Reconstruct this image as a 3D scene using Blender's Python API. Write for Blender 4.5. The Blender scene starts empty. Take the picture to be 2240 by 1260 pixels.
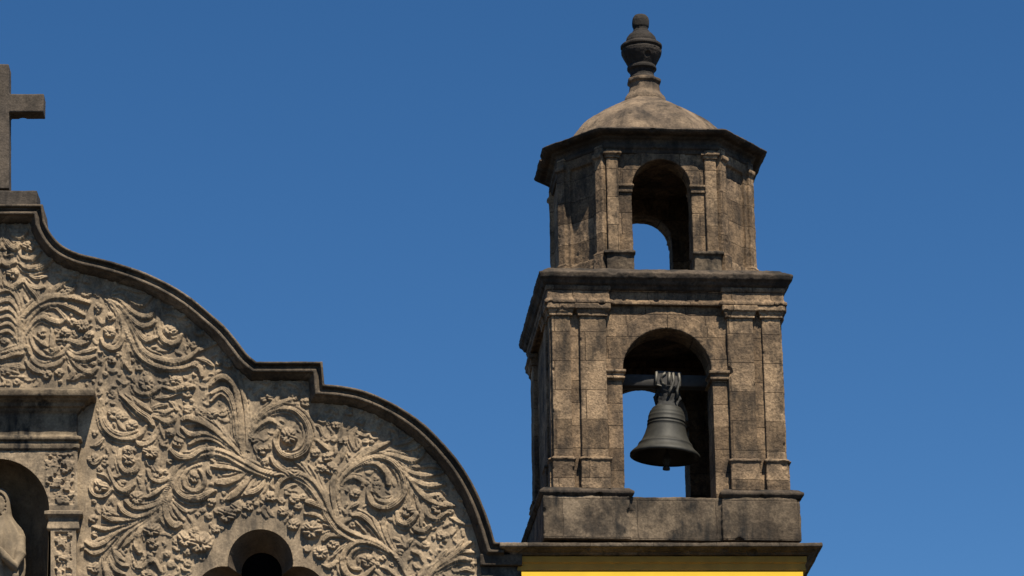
import bpy, bmesh, math, random
import numpy as np
from mathutils import Vector, Matrix
R = math.radians
sc = bpy.context.scene
COL = sc.collection
random.seed(7)

# ------------------------------------------------------------------ camera
F = 7000.0; CX = 850.0; CY = 630.0; PITCH = R(18.5); DIST = 50.0
cam_loc = Vector((0, -DIST*math.cos(PITCH), 1.6))
ZC = 1.6 + DIST*math.sin(PITCH)
cd = bpy.data.cameras.new('camera'); cam = bpy.data.objects.new('camera', cd); COL.objects.link(cam)
cam.location = cam_loc; cam.rotation_euler = (R(90)+PITCH, 0, 0)
cd.sensor_width = 36; cd.lens = 36*F/2240; cd.shift_x = (1120-CX)/2240
cd.clip_end = 3000; cd.clip_start = 0.5
sc.camera = cam
# ------------------------------------------------------------------ sky, sun, exposure
SUN_EL, SUN_AZ = 60.0, 22.0          # azimuth measured to the right of the facade's normal
w = bpy.data.worlds.new('World'); sc.world = w; w.use_nodes = True
nt = w.node_tree; bg = nt.nodes['Background']
sky = nt.nodes.new('ShaderNodeTexSky'); sky.sky_type = 'NISHITA'; sky.sun_disc = False
sky.sun_elevation = R(SUN_EL); sky.sun_rotation = R(180-SUN_AZ)
sky.altitude = 2300; sky.air_density = 1.0; sky.dust_density = 0.0; sky.ozone_density = 3.5
hs = nt.nodes.new('ShaderNodeHueSaturation'); hs.inputs['Saturation'].default_value = 1.24
hs.inputs['Hue'].default_value = 0.5
nt.links.new(sky.outputs[0], hs.inputs['Color']); nt.links.new(hs.outputs[0], bg.inputs[0])
bg.inputs[1].default_value = 0.064
sd = bpy.data.lights.new('sun', 'SUN'); sd.energy = 5.0; sd.angle = R(0.5); sd.color = (1, .92, .78)
so = bpy.data.objects.new('sun', sd); COL.objects.link(so)
sdir = Vector((math.sin(R(SUN_AZ))*math.cos(R(SUN_EL)), -math.cos(R(SUN_AZ))*math.cos(R(SUN_EL)), math.sin(R(SUN_EL))))
so.rotation_euler = sdir.to_track_quat('Z', 'Y').to_euler(); so.location = (20, -30, 50)
vs = sc.view_settings; vs.view_transform = 'Standard'; vs.look = 'None'; vs.exposure = 0.7; vs.gamma = 1

# ------------------------------------------------------------------ helpers
def P(px, py, Y=0.0):
    """point at depth Y seen at photo pixel (px, py)"""
    a = (np.asarray(px, float)-CX)/F; b = -(np.asarray(py, float)-CY)/F
    dy = math.cos(PITCH) - b*math.sin(PITCH); dz = math.sin(PITCH) + b*math.cos(PITCH)
    t = (Y-cam_loc.y)/dy
    return a*t, cam_loc.z + dz*t
def ZZ(py, Y=0.0): return float(P(0, py, Y)[1])
def XX(px, py, Y=0.0): return float(P(px, py, Y)[0])

def tag(o, label=None, cat=None, group=None, kind=None):
    if label: o['label'] = label
    if cat: o['category'] = cat
    if group: o['group'] = group
    if kind: o['kind'] = kind
    return o
def empty(name, loc=(0,0,0), rz=0):
    o = bpy.data.objects.new(name, None); COL.objects.link(o); o.location = loc; o.rotation_euler = (0,0,rz)
    return o
def link(name, me, mat, parent=None, smooth=True):
    o = bpy.data.objects.new(name, me); COL.objects.link(o); o.parent = parent
    me.materials.append(mat)
    if smooth: me.polygons.foreach_set('use_smooth', [True]*len(me.polygons))
    return o
def obj(name, bm, mat, parent=None, smooth=True):
    bmesh.ops.recalc_face_normals(bm, faces=bm.faces)
    me = bpy.data.meshes.new(name); bm.to_mesh(me); bm.free()
    return link(name, me, mat, parent, smooth)
_tex = {}
BITE = []
CHIP = {'cornice': 150, 'architrave': 70, 'pedestal': 110, 'ledge': 45, 'capital': 7, 'base': 8, 'lantern_cornice': 120, 'lantern_wall': 12, 'belfry_wall': 40, 'pilaster': 10, 'impost': 5, 'coping': 70, 'entablature': 50, 'dome': 20, 'collar': 10, 'urn_finial': 16, 'corner_moulding': 10, 'shaft_and_arms': 10}
def clouds(size, depth=2):
    k = (size, depth)
    if k not in _tex:
        t = bpy.data.textures.new('worn', 'CLOUDS'); t.noise_scale = size; t.noise_depth = depth; _tex[k] = t
    return _tex[k]
def stone(o, vox=.018, amp=.022, size=.3, amp2=.010, size2=.06, chip=None):
    """worn stone: voxel remesh rounds the arrises, two noises erode them"""
    m = o.modifiers.new('remesh', 'REMESH'); m.mode = 'VOXEL'; m.voxel_size = vox; m.use_smooth_shade = True
    for a, s in ((amp, size), (amp2, size2)):
        if a:
            d = o.modifiers.new('wear', 'DISPLACE'); d.texture = clouds(s); d.strength = a; d.mid_level = .5
            d.texture_coords = 'LOCAL'
    BITE.append((o, CHIP.get(o.name.split('.')[0], 0) if chip is None else chip))
    return o
def box(bm, x0, x1, y0, y1, z0, z1, M=None):
    co = [(x0,y0,z0),(x1,y0,z0),(x1,y1,z0),(x0,y1,z0),(x0,y0,z1),(x1,y0,z1),(x1,y1,z1),(x0,y1,z1)]
    v = [bm.verts.new((M @ Vector(c)) if M else c) for c in co]
    for f in ((3,2,1,0),(4,5,6,7),(0,1,5,4),(1,2,6,5),(2,3,7,6),(3,0,4,7)): bm.faces.new([v[i] for i in f])
def prism(bm, poly, y0, y1, M=None):
    """closed (x, z) outline extruded along y"""
    a = [bm.verts.new((M @ Vector((x,y0,z))) if M else (x,y0,z)) for x, z in poly]
    b = [bm.verts.new((M @ Vector((x,y1,z))) if M else (x,y1,z)) for x, z in poly]
    n = len(poly)
    f0 = bm.faces.new(a); f1 = bm.faces.new(b[::-1])
    for i in range(n): bm.faces.new((a[i], b[i], b[(i+1)%n], a[(i+1)%n]))
    bmesh.ops.triangulate(bm, faces=[f0, f1], ngon_method='EAR_CLIP')
def offset(path, o, closed):
    n = len(path); out = []
    for i in range(n):
        p = Vector(path[i])
        d0 = (p-Vector(path[i-1])).normalized() if (closed or i > 0) else None
        d1 = (Vector(path[(i+1)%n])-p).normalized() if (closed or i < n-1) else None
        if d0 is None: d0 = d1
        if d1 is None: d1 = d0
        n0 = Vector((d0.y, -d0.x)); n1 = Vector((d1.y, -d1.x))
        m = (n0+n1); m = m/max(m.length_squared/2, .35)
        out.append(p+m*o)
    return out
def sweep(bm, path, prof, closed=True, plane='XY'):
    """profile (out, w) swept along path; out is to the right of travel"""
    rows = []
    for o, z in prof:
        pts = offset(path, o, closed)
        rows.append([bm.verts.new((p.x, p.y, z) if plane == 'XY' else (p.x, z, p.y)) for p in pts])
    n = len(path); m = len(prof)
    for i in range(n if closed else n-1):
        for j in range(m):
            a, b = rows[j], rows[(j+1)%m]
            bm.faces.new((a[i], a[(i+1)%n], b[(i+1)%n], b[i]))
    if not closed:
        for i in (0, n-1):
            f = bm.faces.new([rows[j][i] for j in range(m)])
            bmesh.ops.triangulate(bm, faces=[f])
def lathe(bm, prof, cx, cy, seg=40, caps=True):
    rings = []
    for r, z in prof:
        rings.append([bm.verts.new((cx+max(r,.001)*math.cos(2*math.pi*k/seg), cy+max(r,.001)*math.sin(2*math.pi*k/seg), z)) for k in range(seg)])
    for a, b in zip(rings, rings[1:]):
        for k in range(seg): bm.faces.new((a[k], a[(k+1)%seg], b[(k+1)%seg], b[k]))
    if caps: bm.faces.new(rings[0]); bm.faces.new(rings[-1])
def tube(bm, pts, rad, seg=8):
    pts = [Vector(p) for p in pts]; rings = []
    rad = rad if isinstance(rad, (list, tuple)) else [rad]*len(pts)
    for i, p in enumerate(pts):
        t = (pts[min(i+1, len(pts)-1)]-pts[max(i-1, 0)]).normalized()
        u = t.cross(Vector((0.13,.2,1))).normalized(); v = t.cross(u)
        rings.append([bm.verts.new(p+(u*math.cos(2*math.pi*k/seg)+v*math.sin(2*math.pi*k/seg))*rad[i]) for k in range(seg)])
    for a, b in zip(rings, rings[1:]):
        for k in range(seg): bm.faces.new((a[k], a[(k+1)%seg], b[(k+1)%seg], b[k]))
    bm.faces.new(rings[0]); bm.faces.new(rings[-1])
def catmull(pts, n=7):
    p = [np.array(q, float) for q in pts]; p = [2*p[0]-p[1]]+p+[2*p[-1]-p[-2]]; out = []
    for i in range(1, len(p)-2):
        for k in range(n):
            t = k/n
            out.append(.5*((2*p[i])+(-p[i-1]+p[i+1])*t+(2*p[i-1]-5*p[i]+4*p[i+1]-p[i+2])*t*t+(-p[i-1]+3*p[i]-3*p[i+1]+p[i+2])*t**3))
    out.append(p[-2]); return np.array(out)

# ------------------------------------------------------------------ materials
def mat_stone(name, c1, c2, stain, stain_amt=.5, speck=.35, joints=None, rough=.93, bump=.5, scale=1.0, stain_scale=1.6):
    c1, c2, stain = (tuple(v*K for v in q) for q in (c1, c2, stain))
    m = bpy.data.materials.new(name); m.use_nodes = True; t = m.node_tree; N = t.nodes; L = t.links
    b = N['Principled BSDF']; b.inputs['Roughness'].default_value = rough; b.inputs['Specular IOR Level'].default_value = .2
    tc = N.new('ShaderNodeTexCoord')
    def noise(s, d=6, r=.6, mapping=None):
        n = N.new('ShaderNodeTexNoise'); n.inputs['Scale'].default_value = s*scale; n.inputs['Detail'].default_value = d
        n.inputs['Roughness'].default_value = r
        if mapping:
            mp = N.new('ShaderNodeMapping'); mp.inputs['Scale'].default_value = mapping
            L.new(tc.outputs['Object'], mp.inputs[0]); L.new(mp.outputs[0], n.inputs['Vector'])
        else: L.new(tc.outputs['Object'], n.inputs['Vector'])
        return n
    def ramp(src, p0, p1, v0=0, v1=1):
        r = N.new('ShaderNodeMapRange'); r.inputs['From Min'].default_value = p0; r.inputs['From Max'].default_value = p1
        r.inputs['To Min'].default_value = v0; r.inputs['To Max'].default_value = v1; L.new(src, r.inputs[0]); return r.outputs[0]
    def mix(f, a, bb, mode='MIX'):
        x = N.new('ShaderNodeMix'); x.data_type = 'RGBA'; x.blend_type = mode
        if isinstance(f, (int, float)): x.inputs[0].default_value = f
        else: L.new(f, x.inputs[0])
        for k, v in ((6, a), (7, bb)):
            if isinstance(v, tuple): x.inputs[k].default_value = v+(1,)
            else: L.new(v, x.inputs[k])
        return x.outputs[2]
    big = noise(2.2, 8, .65); fine = noise(28, 6, .7); st = noise(stain_scale, 9, .68, (1.3, 1.3, .8)); streak = noise(5, 6, .6, (1.6, 1.6, .25))
    col = mix(ramp(big.outputs[0], .42, .60), c1, c2)
    g = ramp(fine.outputs[0], .3, .7, 1-speck, 1+speck*.6)
    col = mix(1.0, col, mk_grey(N, L, g), 'MULTIPLY')
    sm = N.new('ShaderNodeMath'); sm.operation = 'MULTIPLY'; L.new(ramp(st.outputs[0], .45, .60), sm.inputs[0]); L.new(ramp(streak.outputs[0], .35, .6, .35, 1), sm.inputs[1])
    sm2 = N.new('ShaderNodeMath'); sm2.operation = 'MULTIPLY'; L.new(sm.outputs[0], sm2.inputs[0]); sm2.inputs[1].default_value = stain_amt
    wp = noise(3.7, 7, .7); col = mix(ramp(wp.outputs[0], .56, .70, 0, .45), col, tuple(min(1, v*1.5) for v in c1))
    hgt = fine.outputs[0]
    if joints:
        sx = N.new('ShaderNodeSeparateXYZ'); L.new(tc.outputs['Object'], sx.inputs[0])
        ad = N.new('ShaderNodeMath'); ad.operation = 'ADD'; L.new(sx.outputs[0], ad.inputs[0]); L.new(sx.outputs[1], ad.inputs[1])
        cb = N.new('ShaderNodeCombineXYZ'); L.new(ad.outputs[0], cb.inputs[0]); L.new(sx.outputs[2], cb.inputs[1])
        br = N.new('ShaderNodeTexBrick'); L.new(cb.outputs[0], br.inputs['Vector']); br.inputs['Scale'].default_value = 1
        br.inputs['Brick Width'].default_value = joints[0]; br.inputs['Row Height'].default_value = joints[1]
        br.inputs['Mortar Size'].default_value = .008; br.inputs['Mortar Smooth'].default_value = .6; br.offset = .5
        br.inputs['Color1'].default_value = (.50,.48,.46,1); br.inputs['Color2'].default_value = (1.42,1.4,1.36,1); br.inputs['Mortar'].default_value = (.36,.34,.32,1)
        col = mix(.8, col, br.outputs['Color'], 'MULTIPLY')
        hm = N.new('ShaderNodeMath'); hm.operation = 'SUBTRACT'; L.new(hgt, hm.inputs[0]); L.new(br.outputs['Fac'], hm.inputs[1]); hgt = hm.outputs[0]
    col = mix(sm2.outputs[0], col, stain)
    L.new(col, b.inputs['Base Color'])
    bp = N.new('ShaderNodeBump'); bp.inputs['Strength'].default_value = bump; bp.inputs['Distance'].default_value = .02
    L.new(hgt, bp.inputs['Height']); L.new(bp.outputs[0], b.inputs['Normal'])
    return m
def mk_grey(N, L, s):
    c = N.new('ShaderNodeCombineColor')
    for i in range(3): L.new(s, c.inputs[i])
    return c.outputs[0]
def mat_plain(name, c, rough=.6, metal=0, var=.15, sc_=12, bump=.15):
    c = tuple(v*K for v in c)
    m = bpy.data.materials.new(name); m.use_nodes = True; t = m.node_tree; N = t.nodes; L = t.links
    b = N['Principled BSDF']; b.inputs['Roughness'].default_value = rough; b.inputs['Metallic'].default_value = metal
    tc = N.new('ShaderNodeTexCoord'); n = N.new('ShaderNodeTexNoise'); n.inputs['Scale'].default_value = sc_; n.inputs['Detail'].default_value = 8
    L.new(tc.outputs['Object'], n.inputs['Vector'])
    x = N.new('ShaderNodeMix'); x.data_type = 'RGBA'; L.new(n.outputs[0], x.inputs[0])
    x.inputs[6].default_value = tuple(v*(1-var*2) for v in c)+(1,); x.inputs[7].default_value = tuple(min(1, v*(1+var*2)) for v in c)+(1,)
    L.new(x.outputs[2], b.inputs['Base Color'])
    bp = N.new('ShaderNodeBump'); bp.inputs['Strength'].default_value = bump; bp.inputs['Distance'].default_value = .01
    L.new(n.outputs[0], bp.inputs['Height']); L.new(bp.outputs[0], b.inputs['Normal'])
    return m
K = .66
BLACK = (.030, .027, .024)
M_REL = mat_stone('carved_stucco', (.565,.425,.278), (.36,.272,.182), (.10,.084,.067), .85, .42, bump=.35)
M_ENT = mat_stone('grimy_entablature', (.34,.26,.17), (.16,.122,.085), BLACK, 1.0, .35, stain_scale=2.0)
M_COP = mat_stone('coping_stone', (.25,.195,.14), (.13,.105,.08), BLACK, .8, .4, joints=(.95,30), stain_scale=2.4)
M_CROSS = mat_stone('cross_stone', (.17,.135,.105), (.12,.098,.08), BLACK, .7, .4)
M_TOW = mat_stone('tower_stone', (.42,.29,.178), (.21,.148,.098), BLACK, .78, .6, joints=(.62,.36), stain_scale=3.2, bump=.9)
M_PIL = mat_stone('pilaster_stone', (.45,.315,.195), (.22,.157,.104), BLACK, .75, .6, joints=(.9,.47), stain_scale=3.2, bump=.9)
M_PED = mat_stone('pedestal_stone', (.32,.245,.17), (.13,.10,.073), BLACK, 1.0, .5, joints=(1.2,.6), stain_scale=2.2)
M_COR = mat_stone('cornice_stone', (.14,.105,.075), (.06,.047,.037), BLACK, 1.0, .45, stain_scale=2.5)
M_DOME = mat_stone('dome_stone', (.31,.225,.15), (.165,.122,.087), BLACK, .85, .35)
M_URN = mat_stone('urn_stone', (.075,.062,.052), (.04,.034,.03), BLACK, .9, .5, scale=1.6)
M_STAT = mat_stone('statue_stone', (.38,.29,.19), (.24,.185,.125), (.12,.10,.08), .5, .2, bump=.25)
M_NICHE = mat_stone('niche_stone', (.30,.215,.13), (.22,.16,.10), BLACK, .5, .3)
M_REV = mat_stone('window_stone', (.26,.19,.125), (.19,.14,.095), BLACK, .35, .3)
M_WALL = mat_stone('plain_stone', (.30,.235,.165), (.23,.18,.13), BLACK, .4, .3, joints=(.8,.4))
M_YEL = mat_plain('yellow_limewash', (1.2,.76,.05), .85, 0, .06, 3, .2)
M_OCH = mat_plain('dark_ochre', (.50,.29,.05), .9, 0, .2, 5, .2)
M_BRZ = mat_plain('bell_bronze', (.036,.034,.027), .66, .3, .45, 7, .5)
M_IRON = mat_plain('iron', (.03,.029,.027), .9, 0, .3, 20)
M_WOOD = mat_plain('beam_timber', (.06,.054,.048), .8, 0, .3, 14)
M_STRAP = mat_plain('pale_strap', (.13,.118,.095), .55, .3, .2, 30)
M_PANE = mat_plain('dark_pane', (.004,.004,.004), .95, 0, .2, 4, 0); M_PANE.node_tree.nodes['Principled BSDF'].inputs['Specular IOR Level'].default_value = .05
M_GND = mat_stone('plaza_paving', (.07,.06,.05), (.05,.045,.04), (.05,.05,.05), .4, .3, scale=.5)

# ------------------------------------------------------------------ ground
bm = bmesh.new(); s = 900
bm.faces.new([bm.verts.new(c) for c in ((-s,-s,0),(s,-s,0),(s,s,0),(-s,s,0))])
tag(obj('ground', bm, M_GND), 'stone paved plaza in front of the church', kind='structure')

# ================================================================== CHURCH FACADE
MX = -5                                     # photo x of the gable's axis
GX = XX(MX, 800)
fac = empty('church_facade', (0,0,0))
tag(fac, 'stuccoed church gable covered in carved scrolling foliage with a stepped curved coping', 'church facade')
V = .26
OUT = [(93,447),(97,484)]
og = catmull([(97,484),(112,512),(136,537),(175,555),(225,567),(280,583),(330,602),(380,627),(420,653),(460,686),(495,718),(520,748),(540,774),(560,791)], 4)
OUT += [tuple(q) for q in og[1:]]
OUT += [(705,791),(709,841)]
OUT += [tuple(q) for q in catmull([(709,841),(745,844),(790,853),(835,870),(882,895),(930,930),(975,975),(1015,1026),(1046,1082),(1067,1135),(1083,1186)], 4)[1:]]
OUT += [(1104,1187)]
outW = [tuple(float(c) for c in P(x, y, -V)) for x, y in OUT]
full = [(2*GX-x, z) for x, z in outW[::-1]] + outW            # left to right
# coping: travel left->right in XZ; "right of travel" is downwards / inwards
bm = bmesh.new()
prof = [(-.005,.42),(-.005,-V),(.032,-V),(.04,-.185),(.062,-.165),(.09,-.18),(.11,-.228),(.150,-.228),(.158,-.175),(.19,-.13),(.222,-.06),(.24,.03),(.24,.42)]
sweep(bm, full, prof, closed=False, plane='XZ')
# ends: run on horizontally
o = obj('coping', bm, M_COP, fac); stone(o, .0115, .012, .35, .005, .05)

# ---- relief height field (in photo pixels on the wall plane, one pixel = 1/140 m)
STEP = 1.45
gx = np.arange(MX, 1105, STEP); gy = np.arange(452, 1462, STEP)
PX, PY = np.meshgrid(gx, gy); H = np.zeros_like(PX)
rng = np.random.default_rng(3)
def vnoise(scale, oct=4, seed=0, X=None, Y=None, pers=.5):
    X = PX if X is None else X; Y = PY if Y is None else Y
    r = np.random.default_rng(seed); out = 0; a = 1; tot = 0
    for k in range(oct):
        s_ = scale/2**k; g = r.random((int(2200/s_)+4, int(2200/s_)+4))
        u = (X+60)/s_; v = (Y+60)/s_; i = u.astype(int); j = v.astype(int); fu = u-i; fv = v-j
        fu = fu*fu*(3-2*fu); fv = fv*fv*(3-2*fv)
        out = out + a*((g[j,i]*(1-fu)+g[j,i+1]*fu)*(1-fv)+(g[j+1,i]*(1-fu)+g[j+1,i+1]*fu)*fv); tot += a; a *= pers
    return out/tot
def win(x0, x1, y0, y1, G=None):
    X0, Y0 = (gx[0], gy[0])
    a = max(int((x0-X0)/STEP), 0); b = min(int((x1-X0)/STEP)+2, len(gx)); c = max(int((y0-Y0)/STEP), 0); d = min(int((y1-Y0)/STEP)+2, len(gy))
    return slice(c, max(d, c)), slice(a, max(b, a))
LD = np.array((-.34, .94))                       # downwards: leaves are undercut on their lower side
def S(pts, w=6.5, h=None, e=None, g=None, a=None, strands=True):
    """carved leaf or stem: thin root, swelling body, pointed tip; rises from above and breaks off sharply below"""
    global H
    c = catmull(pts, 5) if len(pts) > 2 else np.array(pts, float)
    e = .55 if e is None else e*.8; a = .30 if a is None else a*.8
    g = max(1, round(w/3.4)) if g is None else g+1
    h = min(1.8*w, 14.5) if h is None else 1.35*h
    n = len(c); t = np.linspace(0, 1, n); ln = np.hypot(*np.diff(c, axis=0).T).sum()
    wd = w*1.12*np.interp(t, [0, .3, .72, 1], [a, .8, 1, e])
    sl = win(c[:,0].min()-w*1.4, c[:,0].max()+w*1.4, c[:,1].min()-w*1.4, c[:,1].max()+w*1.4)
    X = PX[sl]; Y = PY[sl]
    if X.size == 0: return
    best = np.full(X.shape, 9.); bt = np.zeros(X.shape); bs = np.zeros(X.shape); bl = np.zeros(X.shape)
    for i in range(n-1):
        p, q = c[i], c[i+1]; d = q-p; L2 = d@d+1e-9
        u = np.clip(((X-p[0])*d[0]+(Y-p[1])*d[1])/L2, 0, 1)
        ex = X-(p[0]+u*d[0]); ey = Y-(p[1]+u*d[1]); ww = wd[i]+(wd[i+1]-wd[i])*u
        q_ = np.hypot(ex, ey)/ww; m = q_ < best
        best = np.where(m, q_, best); bs = np.where(m, np.sign(d[0]*ey-d[1]*ex)*q_, bs)
        bl = np.where(m, (ex*LD[0]+ey*LD[1])/ww, bl); bt = np.where(m, t[i]+u*(t[i+1]-t[i]), bt)
    f = .30+.70*np.clip((bl+1)/1.7, 0, 1)**.9
    f = f*np.sqrt(np.clip(1-best**7, 0, 1))*np.clip((1.0-best)*3+np.clip(bl*2, 0, 1), 0, 1)
    gr = .74+.26*np.cos(2*np.pi*g*bs+1.0)
    hh = h*np.interp(bt, [0, .3, .8, 1], [.45, .85, 1, .85])*f*gr
    H[sl] = np.maximum(H[sl], np.where(best < 1, hh, 0))
    if strands and w >= 5.2 and ln > 48:
        nx_ = np.gradient(c, axis=0); nl = np.hypot(nx_[:,0], nx_[:,1])+1e-9; nrm = np.stack([-nx_[:,1]/nl, nx_[:,0]/nl], 1)
        for sd in (-1, 1):
            k0, k1 = int(n*.05), int(n*(.82 if sd > 0 else .68)); tt = np.linspace(0, 1, k1-k0)[:, None]
            cc = (c+nrm*sd*w*1.0)[k0:k1]+nrm[k0:k1]*sd*w*.75*tt
            if k1-k0 > 5: S([tuple(q) for q in cc[::4]], w*.42, h=w*.62, g=0, strands=False)
def ROS(x, y, r, n=5, h=None, knob=.35, ph=0.):
    """lobed flower or fruit cluster: a few overlapping cupped petals of uneven size, drooping"""
    global H
    rs = np.random.RandomState(int(x*7+y*13) % 99991); h = min(.95*r, 13) if h is None else 1.5*h
    sl = win(x-r*1.5, x+r*1.5, y-r*1.5, y+r*1.5); X = PX[sl]; Y = PY[sl]
    if X.size == 0: return
    A = np.zeros(X.shape); m = max(3, min(n, 6)); a0 = rs.rand()*6.28
    for k in range(m):
        a = a0+k*2*math.pi/m+rs.uniform(-.3, .3); pr_ = r*rs.uniform(.36, .56); d_ = r*rs.uniform(.38, .58)
        dx = X-(x+d_*math.cos(a)); dy = Y-(y+d_*math.sin(a)*.9)
        u = dx*math.cos(a)+dy*math.sin(a); v_ = -dx*math.sin(a)+dy*math.cos(a)
        q = np.hypot(u, v_/1.2)/pr_; bl = (dx*LD[0]+dy*LD[1])/pr_
        pet = h*rs.uniform(.7, 1.05)*np.sqrt(np.clip(1-q**5, 0, 1))*(.34+.66*np.clip((bl+1)/1.7, 0, 1))*(.80+.20*np.cos(v_/pr_*8))
        A = np.maximum(A, np.where(q < 1, pet, 0))
    k = np.hypot(X-x, Y-y)/(r*.24)
    if r > 11: A = np.maximum(A, np.where(k < 1, h*.9*np.sqrt(np.clip(1-k*k, 0, 1)), 0))
    H[sl] = np.maximum(H[sl], A)
def SP(cx, cy, r, a0, turns, w=6, r1=.25, d=1):
    w *= .85
    n = int(8+turns*14); pts = []
    for k in range(n):
        t = k/(n-1); rr = r*(1-(1-r1)*t**.9); a = R(a0)+d*2*math.pi*turns*t
        pts.append((cx+rr*math.cos(a), cy+rr*math.sin(a)))
    S(pts, w, a=.9, e=.9)
def FAN(x, y, ang, spread, n, ln, w=5, bend=.3, h=None):
    """acanthus spray: n curved leaflets leaving one point"""
    for k in range(n):
        u = (k/(n-1)-.5)*2 if n > 1 else 0
        a = R(ang+u*spread/2); L_ = ln*(1-.22*abs(u))*random.uniform(.9,1.1); b = bend*u
        S([(x, y), (x+.5*L_*math.cos(a), y+.5*L_*math.sin(a)), (x+L_*math.cos(a+b), y+L_*math.sin(a+b))], w*random.uniform(.85,1.15), e=.9, h=h)
# main scrolling stem with side stems
S([(150,1205),(190,1192),(235,1172),(285,1150),(332,1120),(358,1092),(372,1055),(388,1022),(418,998),(458,982),(492,988),(535,1010),(572,1030),(612,1038),(650,1034),(684,1050),(708,1082),(722,1115),(745,1150),(785,1172),(832,1190),(868,1222),(895,1270)], 6.5, a=.8, g=3)
S([(395,1030),(425,1004),(462,992),(500,1002),(545,1028),(590,1046)], 6)
S([(300,1160),(340,1138),(368,1100),(378,1060)], 6)
S([(640,1044),(672,1062),(700,1098),(716,1132),(742,1166),(775,1184)], 7, a=.9)
S([(545,1012),(531,982),(527,930),(523,885),(514,845),(497,827),(477,828),(461,843)], 8, a=1.2, g=2)
S([(538,1000),(522,960),(518,915),(508,872),(488,851),(464,861)], 7)
S([(530,985),(514,950),(512,905),(500,872),(482,860),(462,878)], 6)
S([(540,990),(541,940),(538,890),(530,850),(522,815)], 6, g=1)
S([(543,975),(556,928),(580,900),(606,885),(640,872)], 7)
S([(543,985),(552,940),(576,908),(612,893),(646,899),(670,924),(678,956),(667,986),(640,1000),(616,992),(602,966),(608,944)], 8, a=.7, g=1)
S([(545,968),(558,940),(575,925),(592,919),(604,926)], 6)
S([(560,915),(590,892),(620,880),(652,884)], 5)
ROS(632,955,21,6,10)
S([(700,1075),(678,1045),(660,1022),(645,1010)], 5); S([(655,1038),(625,1032),(604,1018),(592,1000)], 6)
S([(690,1052),(672,1028),(660,1012)], 5); S([(640,1036),(612,1022),(600,1008)],5)
S([(715,1085),(700,1062),(688,1035),(676,1018)], 5); S([(722,1100),(706,1060),(695,1030)],4)
# hook under the stem
S([(705,1092),(680,1062),(655,1042),(630,1042),(610,1058),(604,1090)], 6.5, a=.9, e=1)
ROS(592,1088,14,3); ROS(643,1092,14,4); ROS(632,1078,10,3); ROS(620,1118,13,5,6); ROS(652,1108,10)
S([(728,1125),(700,1108),(682,1100),(672,1098)], 8, e=.9); S([(738,1150),(712,1138),(690,1126),(668,1124)], 6); S([(745,1160),(722,1152),(708,1148)],5)
ROS(682,1158,24,7,12); ROS(642,1148,15,4,9); ROS(700,1135,10); ROS(728,1192,14,4,8); ROS(700,1208,18,5,9); ROS(672,1200,11,4,6)
S([(765,1176),(738,1172),(718,1172),(708,1182)],7)
# left leaves of node
S([(545,1036),(515,1026),(485,1022),(462,1020)], 6, a=.8); S([(465,1018),(456,1028),(462,1040)],5,a=.9)
S([(540,1032),(520,1046),(498,1054),(476,1056)], 9, e=.9); S([(552,1040),(532,1062),(515,1080),(500,1092)], 9, e=.8)
S([(580,1048),(572,1064),(556,1076),(538,1080)], 8, e=.9); S([(560,1046),(545,1068),(530,1085)],5)
ROS(543,1108,15,3); ROS(517,1110,16,4,8); ROS(496,1125,20,5,10); ROS(462,1100,12,4); ROS(478,1118,10,5)
# spiral left of the node
S([(395,1030),(383,1052),(388,1075),(408,1089),(436,1090),(456,1080),(472,1074)], 8, a=.9, e=.5)
S([(440,1016),(415,1024),(402,1046),(408,1066),(426,1074),(444,1064),(447,1044),(436,1028)], 6, a=.6)
ROS(424,1044,14,4,7)
# fan above, left of the node
S([(540,1008),(505,972),(475,945),(445,925),(412,914),(400,918)], 8, g=2); S([(520,990),(480,960),(448,948),(418,952),(398,936)], 7)
S([(500,985),(468,962),(438,960),(415,972)], 7); S([(470,978),(440,986),(418,1000),(392,1000),(375,985)], 8, e=.9)
S([(490,960),(460,932),(430,905)],5); S([(505,968),(484,940),(468,920)],5); S([(525,995),(500,960),(488,935)],5)
S([(446,930),(425,928),(408,930)],5); ROS(440,900,13,5,6); ROS(465,905,14,6,6); ROS(410,895,11,4,6); ROS(390,968,15,4,8)
# lower left sprays off the stem
S([(366,1060),(352,1070),(338,1080),(322,1088)], 6, e=.8); S([(378,1030),(368,1046),(350,1054),(332,1046),(324,1028)], 6, a=.4, e=1); ROS(345,1032,15,3,7)
S([(360,1092),(340,1104),(312,1112),(290,1108),(276,1096)], 7, e=.9); S([(350,1100),(322,1124),(295,1130),(272,1120),(262,1106)], 7, e=.9)
S([(320,1128),(285,1136),(250,1138),(228,1128)], 7, e=1); S([(300,1142),(262,1150),(232,1158),(204,1152)], 6); S([(285,1152),(252,1168),(228,1188),(204,1194),(188,1186)], 7)
S([(262,1165),(240,1190),(222,1206),(204,1210),(188,1202)], 7); ROS(300,1090,17,6,8); ROS(235,1118,15,5,7); ROS(205,1135,11,4,6); ROS(208,1168,9,4)
S([(368,1080),(362,1110),(368,1135),(382,1150),(394,1146)], 9, e=.9); S([(374,1100),(390,1122),(402,1138)], 6); S([(378,1095),(395,1110),(408,1120)],5)
S([(330,1132),(305,1150),(276,1172),(256,1200)],5); S([(345,1125),(312,1158),(285,1180),(270,1196)], 6)
S([(320,1145),(305,1165),(300,1190),(306,1206)], 9, e=1); ROS(332,1160,20,6,9); ROS(335,1188,16,4,8); 
ROS(405,1180,19,5,10); ROS(440,1188,25,6,11); ROS(425,1165,13,4,8); SP(450,1180,20,-60,.7,4.5,.5)
S([(290,1215),(296,1238),(312,1240),(326,1228),(340,1228),(352,1250)], 6); ROS(320,1255,15,6,7); ROS(375,1235,10,5,4)
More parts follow.
